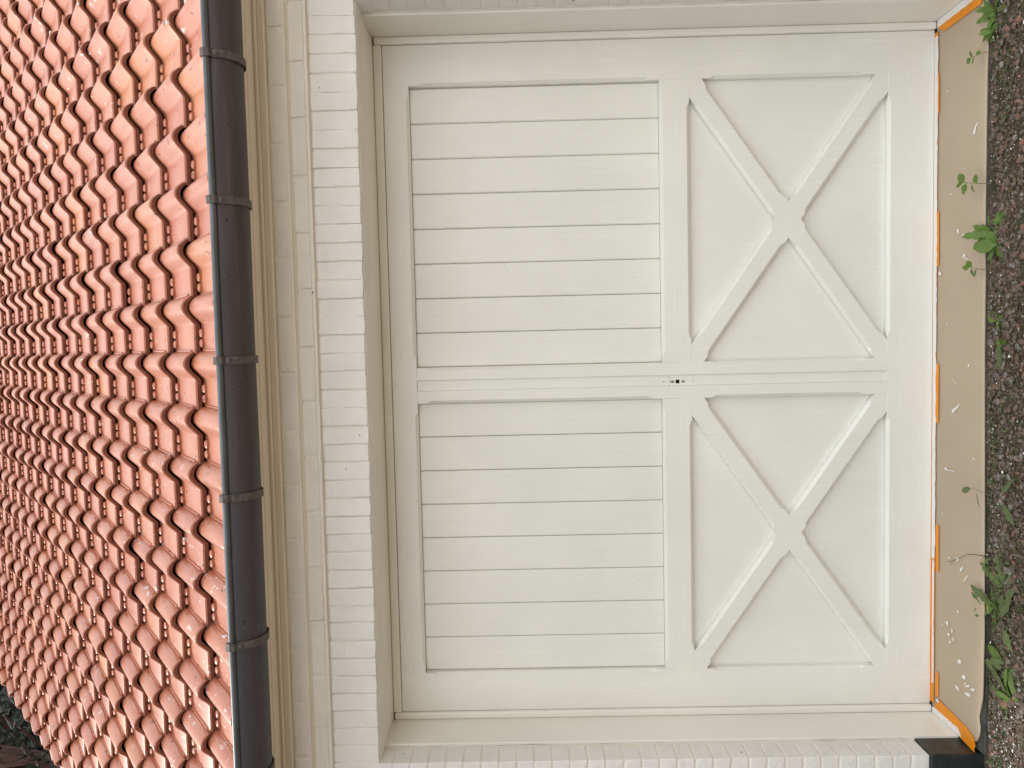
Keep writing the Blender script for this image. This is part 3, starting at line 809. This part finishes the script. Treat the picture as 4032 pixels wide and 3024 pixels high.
o = tag(poly('masking_tape', [(1.343, -.055), (1.335, -.060), (1.334, -.18), (1.333, -.297), (1.346, -.308), (1.393, -.31), (1.3938, -.2), (1.3935, -.020), (1.366, -.020)], zt, M_TAPE),
        'orange masking tape along the foot of the right jamb with a white painted edge', 'tape', TG)
pc = [(1.3930, -.022), (1.364, -.021)] + [(1.366 + .004 * noise.noise(Vector((5, i * .9, 2))), -.042 - i * .0095) for i in range(23)] + [(1.3928, -.262)]
poly('paint_coat', pc, lambda p: zt(p) + .0008, M_WHITE, o, .0010)

# ------------------------------------------------------------------ gravel, flakes, moss (nobody could count them)
def stone_vf(cx, cy, cz_, sx, sy, sz, rnd):
    V = []
    for v in ((1, 0, 0), (-1, 0, 0), (0, 1, 0), (0, -1, 0), (0, 0, 1), (0, 0, -1), (.7, .7, .45), (-.7, .7, .5), (.7, -.7, .5), (-.7, -.7, .45)):
        q = rnd.uniform(.62, 1.2); V.append(Vector((v[0] * sx * q, v[1] * sy * q, v[2] * sz * q)))
    R_ = Matrix.Rotation(rnd.uniform(0, 6.28), 3, 'Z') @ Matrix.Rotation(rnd.uniform(-.4, .4), 3, 'X')
    V = [R_ @ v + Vector((cx, cy, cz_)) for v in V]
    F = [(4, 6, 7), (4, 7, 9), (4, 9, 8), (4, 8, 6), (0, 6, 8), (2, 7, 6), (1, 9, 7), (3, 8, 9), (0, 2, 6), (2, 1, 7), (1, 3, 9), (3, 0, 8), (5, 2, 0), (5, 1, 2), (5, 3, 1), (5, 0, 3)]
    return V, F
rnd = random.Random(3)
mb = MB()
for i in range(13000):
    x = rnd.uniform(-2.1, 1.9); y = -.345 - abs(rnd.gauss(0, .22)) if i < 11500 else rnd.uniform(-1.3, -.35)
    dens = noise.noise(Vector((x * 2.1, y * 3, 5)))
    if dens < -.25 and rnd.random() < .75: continue
    if -.36 < y and x < -.3 and rnd.random() < .5: continue
    s = min(.015, max(.0022, rnd.lognormvariate(math.log(.0052), .50)))
    mb.add(*stone_vf(x, y, gz(x, y) + s * .2, s, s * rnd.uniform(.5, 1), s * rnd.uniform(.35, .7), rnd))
tag(mb.build('gravel', [M_STONE]), 'crushed brick gravel and stones on the soil before the garage', kind='stuff')
mb = MB()
for i in range(900):
    c = rnd.random()
    x = rnd.uniform(-1.7, 1.5) if c < .55 else rnd.gauss(-1.33, .13)
    y = -.345 - abs(rnd.gauss(0, .10)); s = min(.0062, rnd.lognormvariate(math.log(.0019), .5))
    mb.add(*stone_vf(x, y, gz(x, y) + .0035 + rnd.uniform(0, .003), s, s * rnd.uniform(.4, 1), s * .3, rnd))
tag(mb.build('paint_flakes', [M_FLAKE]), 'white paint flakes scattered over the gravel', kind='stuff')
mb = MB()
for i in range(24000):
    x = rnd.uniform(-1.8, 1.6); y = -.35 - abs(rnd.gauss(0, .16))
    d = noise.noise(Vector((x * 3.1 + 9, y * 5, 2)))
    if d < -.04: continue
    a = rnd.uniform(0, 6.28); h = rnd.uniform(.003, .009); q = Vector((math.cos(a), math.sin(a), 0)) * rnd.uniform(.001, .0022); l = Vector((rnd.uniform(-1, 1), rnd.uniform(-1, 1), 0)) * .005
    b0 = Vector((x, y, gz(x, y) + .002)); mb.add([b0 - q, b0 + q, b0 + l + Vector((0, 0, h))], [(0, 1, 2)])
tag(mb.build('moss', [M_MOSS]), 'low green moss between the stones', kind='stuff')
mb = MB()
for i in range(1700):
    x = rnd.uniform(-1.8, 1.6); y = -.35 - abs(rnd.gauss(0, .12))
    a = rnd.uniform(0, 6.28); L = rnd.uniform(.012, .045); d = Vector((math.cos(a), math.sin(a), 0)); q = Vector((-d.y, d.x, 0)) * rnd.uniform(.0004, .001)
    b0 = Vector((x, y, gz(x, y) + rnd.uniform(.003, .008))); m_ = b0 + d * L / 2 + q * rnd.uniform(-6, 6) + Vector((0, 0, .003)); e_ = b0 + d * L
    mb.add([b0 - q, b0 + q, m_ + q, m_ - q, e_], [(0, 1, 2, 3), (3, 2, 4)])
tag(mb.build('straw_litter', [M_STRAW]), 'dry grass stalks lying on the gravel', kind='stuff')

mb = MB()
for i in range(420):
    x = rnd.uniform(-1.6, 1.5); y = -.35 - abs(rnd.gauss(0, .11))
    if noise.noise(Vector((x * 2.3 + 4, y * 4, 8))) < -.02: continue
    for j in range(rnd.randint(3, 6)):
        a = rnd.uniform(0, 6.28); L = rnd.uniform(.006, .018); d = Vector((math.cos(a), math.sin(a), rnd.uniform(.1, .7))); q = Vector((-d.y, d.x, 0)) * L * rnd.uniform(.16, .3)
        b0 = Vector((x, y, gz(x, y) + .003)); m_ = b0 + d * L * .55; e_ = b0 + d * L + Vector((0, 0, -.1 * L))
        mb.add([b0, m_ + q, e_, m_ - q, m_ + Vector((0, 0, -.05 * L))], [(0, 4, 1), (1, 4, 2), (2, 4, 3), (3, 4, 0)])
tag(mb.build('seedlings', [M_LEAFD]), 'tiny green seedlings scattered over the gravel', kind='stuff')
# ------------------------------------------------------------------ weeds along the edge of the paper
def leaf_geo(L, W, lobes=0, curl=.25, fold=.25, n_=10, petiole=.2):
    V, F = [], []
    for i in range(n_ + 1):
        s = i / n_
        if s < petiole: wd = .035
        else:
            q = (s - petiole) / (1 - petiole); wd = math.sin(math.pi * min(1, q ** .8 * .97 + .03)) ** .8
            if lobes: wd *= (.55 + .45 * abs(math.sin(q * math.pi * lobes)) ) * (.55 + .6 * q)
            wd = max(wd, .02)
        y = L * s; z = -curl * L * s * s + .02 * L * math.sin(s * 9)
        hw = W / 2 * wd
        V += [(-hw, y - (.06 * L * (lobes > 0) * wd), z + fold * hw), (0, y, z), (hw, y - (.06 * L * (lobes > 0) * wd), z + fold * hw * .8)]
    for i in range(n_):
        for j in range(2): F.append((i * 3 + j, i * 3 + j + 1, (i + 1) * 3 + j + 1, (i + 1) * 3 + j))
    return V, F
LM = {'oval': mesh('leaf', *leaf_geo(1, .62, 0, .22, .3, 8, .12), M_LEAF, True), 'lobed': mesh('leaf', *leaf_geo(1, .42, 4, .28, .25, 18, .22), M_LEAFD, True),
      'lance': mesh('leaf', *leaf_geo(1, .26, 0, .3, .35, 9, .15), M_LEAF, True), 'toothed': mesh('leaf', *leaf_geo(1, .46, 3, .3, .3, 16, .15), M_LEAF, True),
      'dry': mesh('leaf', *leaf_geo(1, .48, 0, .15, .3, 8, .08), M_DRY, True)}
def place_leaf(parent, kind, base, L, az, pitch, roll=0, name='leaf'):
    o = link(name, LM[kind], parent); o.location = base; o.scale = (L, L, L)
    o.rotation_mode = 'YXZ'
    Mx = Matrix.Rotation(az, 3, 'Z') @ Matrix.Rotation(pitch, 3, 'X') @ Matrix.Rotation(roll, 3, 'Y')
    o.rotation_mode = 'XYZ'; o.rotation_euler = Mx.to_euler('XYZ'); return o
def tube(name, pts, r, mat, parent=None, taper=.5, n_=5):
    V, F = [], []; pts = [Vector(p) for p in pts]
    for i, p in enumerate(pts):
        d = (pts[min(i + 1, len(pts) - 1)] - pts[max(0, i - 1)]).normalized()
        u = d.orthogonal().normalized(); v = d.cross(u); rr = r * (1 - (1 - taper) * i / (len(pts) - 1))
        for k in range(n_): a = 2 * math.pi * k / n_; V.append(p + u * rr * math.cos(a) + v * rr * math.sin(a))
    for i in range(len(pts) - 1):
        for k in range(n_): k2 = (k + 1) % n_; F.append((i * n_ + k, i * n_ + k2, (i + 1) * n_ + k2, (i + 1) * n_ + k))
    return link(name, mesh(name, V, F, mat, True), parent)
rw = random.Random(11)
D2 = math.radians
def rosette(x, y, kind, leaves, label, cat='weed', group='weeds along the paper edge', name='weed', z=None):
    """leaves: (azimuth in degrees from +x, pitch in degrees, length)"""
    z = gz(x, y) + .002
    r_ = tag(empty(name, (x, y, z)), label, cat, group)
    for (az, pt, L) in leaves + [(a_ + rw.uniform(-35, 35), max(4, p_ + rw.uniform(-12, 18)), l_ * rw.uniform(.45, .85)) for (a_, p_, l_) in leaves]:
        k = kind if isinstance(kind, str) else rw.choice(kind)
        place_leaf(r_, k, (rw.uniform(-.004, .004), rw.uniform(-.004, .004), 0), L * (1.3 if x > -.6 else 1.5), D2(az - 90), D2(pt), rw.uniform(-.4, .4))
    return r_
def sprig(x, y, stem_to, kind, leaves, label, cat='weed', group='weeds along the paper edge', name='weed', z=None):
    """a stem from the ground to stem_to (relative), leaves: (t along stem, azimuth, pitch, length)"""
    z = gz(x, y) + .002
    r_ = tag(empty(name, (x, y, z)), label, cat, group); e_ = Vector(stem_to)
    P = [Vector((0, 0, 0)), e_ * .35 + Vector((0, 0, e_.z * .18)), e_ * .7 + Vector((0, 0, e_.z * .15)), e_]
    tube('stem', P, .0013, M_STEM, r_)
    for (t_, az, pt, L) in leaves:
        q = t_ * 3; i = min(2, int(q)); b0 = P[i] + (P[i + 1] - P[i]) * (q - i)
        place_leaf(r_, kind if isinstance(kind, str) else rw.choice(kind), b0, L * 1.25, D2(az - 90), D2(pt), rw.uniform(-.4, .4))
    return r_
yo = -.045
rosette(1.285, -.360, 'toothed', [(40, 35, .05), (110, 40, .055), (170, 30, .05), (250, 15, .05), (-30, 20, .045), (75, 60, .05)], 'soft green weed clump nearest the right end of the paper')
rosette(1.215, -.350, 'oval', [(60, 50, .035), (140, 45, .035), (200, 20, .03), (90, 65, .035), (300, 15, .03), (20, 30, .03)], 'small round leaved weed brushing the paper near its right end')
sprig(1.150, -.352, (-.012, .030, .055), 'oval', [(.4, 60, 20, .022), (.7, 160, 20, .024), (.9, 20, 25, .022), (1, 110, 10, .026)], 'tiny weed sprig leaning over the paper beside the flat grey pebble')
sprig(.690, -.350, (.010, .020, .085), 'oval', [(.35, 20, 10, .030), (.55, 200, 10, .030), (.8, 160, 15, .034), (.95, 30, 20, .036), (1, 100, 25, .030)], 'weed with five pale oval leaves standing over the paper')
rosette(.520, -.358, ('toothed', 'lance'), [(95, 55, .075), (60, 40, .06), (130, 40, .065), (180, 20, .05), (20, 15, .05), (250, 5, .05), (300, 10, .045)], 'bushy green weed with toothed leaves, largest clump under the right leaf')
rosette(.470, -.385, ('toothed', 'oval'), [(30, 20, .05), (90, 45, .06), (150, 25, .05), (220, 5, .045), (320, 5, .045), (180, 35, .05)], 'second bushy weed growing in front of the largest clump')
sprig(.385, -.355, (.015, .025, .060), 'oval', [(.5, 150, 10, .028), (.8, 40, 20, .030), (.9, 200, 5, .028), (1, 90, 30, .026)], 'thin weed sprig with curled leaves left of the bushy clump')
rosette(.205, -.395, 'oval', [(60, 12, .05), (190, 10, .045), (290, 5, .04)], 'low pale weed with folded leaves lying on the gravel')
rosette(.140, -.390, 'lance', [(250, 5, .055), (215, 8, .05)], 'narrow bright leaves pressed flat beside the low pale weed')
rosette(.150, -.400, 'lobed', [(195, 10, .105), (340, 8, .06)], 'broad single dandelion leaf lying on the gravel under the centre of the door')
sprig(-.420, -.440, (.030, .075, .060), 'lobed', [(.98, 110, 15, .062), (.85, 190, 10, .055), (.1, 330, 5, .08), (.05, 215, 8, .075)], 'tall dandelion whose lobed leaves lean over the paper right of the twig')
sprig(-.665, -.360, (-.010, .004, .024), 'oval', [(.8, 100, 10, .02), (1, 220, 15, .022), (.5, 330, 10, .02)], 'small sprig at the foot of the dark twig')
rosette(-.705, -.395, 'oval', [(100, 20, .030), (20, 10, .028), (200, 12, .030), (270, 5, .028)], 'small fresh green weed just left of the twig')
rosette(-.820, -.392, ('toothed', 'lobed'), [(80, 25, .085), (50, 40, .075), (120, 25, .085), (160, 10, .07), (20, 12, .06)], 'deep green dandelion with curled leaves near the left third of the paper')
rosette(-.870, -.420, 'lobed', [(60, 10, .10), (340, 15, .11), (10, 5, .09), (200, 8, .10)], 'long dull dandelion leaves spread flat left of the curled dandelion')
rosette(-.985, -.405, 'oval', [(90, 20, .040), (180, 12, .03)], 'single round green leaf on stem between the dandelions')
rosette(-1.010, -.450, ('lance', 'lobed'), [(70, 15, .085), (110, 18, .09), (170, 10, .085), (30, 8, .07), (205, 12, .09), (240, 5, .07)], 'leftmost large dandelion rosette with blade leaves')
rosette(-.740, -.440, 'lobed', [(15, 12, .10), (60, 15, .09), (330, 8, .09), (110, 10, .07)], 'grey green dandelion leaves standing at the outer edge of the gravel')
rosette(-1.120, -.470, ('lance', 'lobed'), [(60, 15, .10), (100, 14, .09), (150, 10, .10), (20, 8, .08)], 'blade leaved weed farthest left on the gravel')
rosette(.560, -.410, 'oval', [(60, 10, .03), (200, 10, .028), (320, 5, .03), (120, 20, .03)], 'low round leaved weed on the gravel right of the bushy clump')
# grass tuft
r_ = tag(empty('grass_tuft', (.235, -.365, GZ)), 'thin grass tuft growing below the paper near the centre', 'grass', 'weeds along the paper edge')
mb = MB()
for i in range(26):
    a = rw.uniform(-.6, 2.6); L = rw.uniform(.03, .07); d = Vector((math.cos(a), math.sin(a), rw.uniform(.3, .9))).normalized(); q = Vector((-d.y, d.x, 0)).normalized() * .0008
    b0 = Vector((rw.uniform(-.03, .03), rw.uniform(-.012, .012), 0)); m_ = b0 + d * L * .6; e_ = b0 + d * L + Vector((0, 0, -.01))
    mb.add([b0 - q, b0 + q, m_ + q, m_ - q, e_], [(0, 1, 2, 3), (3, 2, 4)])
mb.build('blades', [M_LEAF], r_)
# fallen leaves, pebble, twig
def single(kind, loc, L, az, pitch, label, cat, name, group=None):
    o = place_leaf(None, kind, loc, L, D2(az - 90), D2(pitch), .1, name); return tag(o, label, cat, group)
single('dry', (-.40, -.352, GZ + .012), .042, 170, 6, 'small yellowed leaf lying on concrete edge beside the tall dandelion', 'leaf', 'fallen_leaf', 'fallen leaves')
single('dry', (-.45, -.372, GZ + .012), .068, 200, 6, 'larger pale yellow green leaf lying on the gravel below the tall dandelion', 'leaf', 'fallen_leaf', 'fallen leaves')
single('dry', (-.805, -.395, GZ + .05), .036, 190, 10, 'tan dry leaf caught in the curled dandelion', 'leaf', 'fallen_leaf', 'fallen leaves')
bm = bmesh.new(); bmesh.ops.create_icosphere(bm, subdivisions=2, radius=1)
for v in bm.verts: v.co = Vector((v.co.x * .019, v.co.y * .024, v.co.z * .010)) * (1 + .12 * noise.noise(v.co * 1.5))
me = bpy.data.meshes.new('pebble'); bm.to_mesh(me); bm.free(); me.materials.append(M_PEB); me.polygons.foreach_set('use_smooth', [True] * len(me.polygons))
tag(link('pebble', me, None, (1.085, -.402, GZ + .010), (0, 0, .5)), 'flat grey pebble on the gravel near the right end of the paper', 'stone')
for (x, y, s, mt, lab) in ((.03, -.44, .014, M_STONE, 'rounded brown stone on the gravel under the centre strip'), (-.03, -.375, .013, M_STONE, 'squarish brown stone just below the paper at the centre')):
    bm = bmesh.new(); bmesh.ops.create_icosphere(bm, subdivisions=2, radius=1)
    for v in bm.verts: v.co = Vector((v.co.x * s, v.co.y * s * .85, v.co.z * s * .6)) * (1 + .3 * noise.noise(v.co * 1.7 + Vector((x * 9, 0, 0))))
    me = bpy.data.meshes.new('stone'); bm.to_mesh(me); bm.free(); me.materials.append(mt)
    tag(link('stone', me, None, (x, y, GZ + s * .4)), lab, 'stone')
tw = tag(tube('twig', [(-.640, -.372, GZ + .004), (-.646, -.340, .010), (-.652, -.300, .018), (-.668, -.255, .020), (-.690, -.215, .012), (-.715, -.165, .0085), (-.738, -.110, .0070)], .0016, M_TWIG, None, .35), 'thin dark bent twig lying across the paper', 'twig')
tube('side_shoot', [(-.715, -.165, .0085), (-.728, -.150, .008), (-.748, -.135, .007)], .0007, M_TWIG, tw)
tube('side_shoot', [(-.643, -.352, .004), (-.655, -.342, .008), (-.662, -.335, .010)], .0008, M_TWIG, tw)

# ------------------------------------------------------------------ pine beyond the gable
rp = random.Random(5)
def pine(base, H, lean, label, seed):
    rp.seed(seed)
    root = tag(empty('pine_tree', base), label, 'tree', 'pines beyond the gable')
    top = Vector((lean[0], lean[1], H))
    pts = [top * (i / 10) + Vector((.12 * math.sin(i * 1.1 + seed), .10 * math.cos(i * .9), 0)) for i in range(11)]
    tube('trunk', pts, .26, M_BARK, root, .25, 9)
    need = MB(); br = MB()
    for i in range(80):
        t_ = rp.uniform(.33, .98); q = t_ * 10; k = min(9, int(q)); b0 = pts[k] + (pts[k + 1] - pts[k]) * (q - k)
        a = rp.uniform(0, 6.28); L = (1.15 - t_) * rp.uniform(2.0, 3.6) + .4
        d = Vector((math.cos(a), math.sin(a), rp.uniform(-.15, .45))).normalized(); e_ = b0 + d * L
        r0 = .045 * (1.2 - t_)
        u = d.orthogonal().normalized(); v = d.cross(u)
        br.add([b0 + u * r0, b0 - u * .5 * r0 + v * r0 * .87, b0 - u * .5 * r0 - v * r0 * .87, e_], [(0, 1, 3), (1, 2, 3), (2, 0, 3)])
        for c in range(int(14 + L * 14)):
            s = rp.uniform(.25, 1.05); p = b0 + d * L * s + Vector((rp.gauss(0, .22), rp.gauss(0, .22), rp.gauss(0, .16)))
            ax = (d + Vector((rp.gauss(0, .5), rp.gauss(0, .5), rp.gauss(.2, .4)))).normalized()
            for nn in range(15):
                dn = (ax + Vector((rp.gauss(0, .55), rp.gauss(0, .55), rp.gauss(0, .55)))).normalized(); l = rp.uniform(.10, .22)
                w0 = dn.orthogonal().normalized() * .0075
                need.add([p - w0, p + w0, p + dn * l], [(0, 1, 2)])
    br.build('branches', [M_BARK], root); need.build('needles', [M_NEEDLE], root)
pine((-6.7, 5.0, GZ), 12.5, (3.4, .3), 'reddish trunked pine nearest the gable edge of the roof', 2)
pine((-6.6, 8.2, GZ), 15.0, (-.5, .2), 'dark pine standing behind the nearest pine', 9)
pine((-5.0, 9.4, GZ), 15.5, (.3, -.3), 'dark pine behind the garage, partly hidden by the roof', 4)
pine((-6.0, 12.0, GZ), 18.0, (.2, .3), 'tall dark pine at the back of the group', 8)
pine((-8.4, 7.4, GZ), 15.0, (.3, .3), 'dark pine farthest out to the left of the garage', 6)

# wood behind the pines; unseen crowns added left of the driveway block side sky
gr_ = random.Random(17); mb = MB()
for (cx_, cy_, rr_, hh_) in ((-5.6, -2.2, 1.5, 6.5), (-5.2, -4.6, 1.6, 7.0), (-6.6, -.2, 1.4, 7.5), (-7.5, 9.5, 2.6, 15), (-5.5, 11.5, 2.8, 16), (-9.5, 12.0, 3.0, 16), (-3.6, 12.5, 2.6, 16)):
    for i in range(9000 if hh_ < 10 else 16000):
        a = gr_.uniform(0, 6.28); u = gr_.uniform(.02, 1); r_ = rr_ * math.sin(math.pi * u ** .8) ** .6 * gr_.uniform(.3, 1.05) ** .5
        p = Vector((cx_ + r_ * math.cos(a), cy_ + r_ * math.sin(a), hh_ * u)); q = Vector((gr_.gauss(0, 1), gr_.gauss(0, 1), gr_.gauss(0, .6))).normalized(); k_ = 1 if hh_ < 10 else 1.5; w0 = q.orthogonal().normalized() * .05 * k_; q = q * k_
        mb.add([p - q * .1, p + w0, p + q * .1, p - w0], [(0, 1, 2, 3)])
tag(mb.build('wood', [M_NEEDLE]), 'dark wood behind the pines, with unseen crowns added left of the driveway to block sky', kind='stuff')
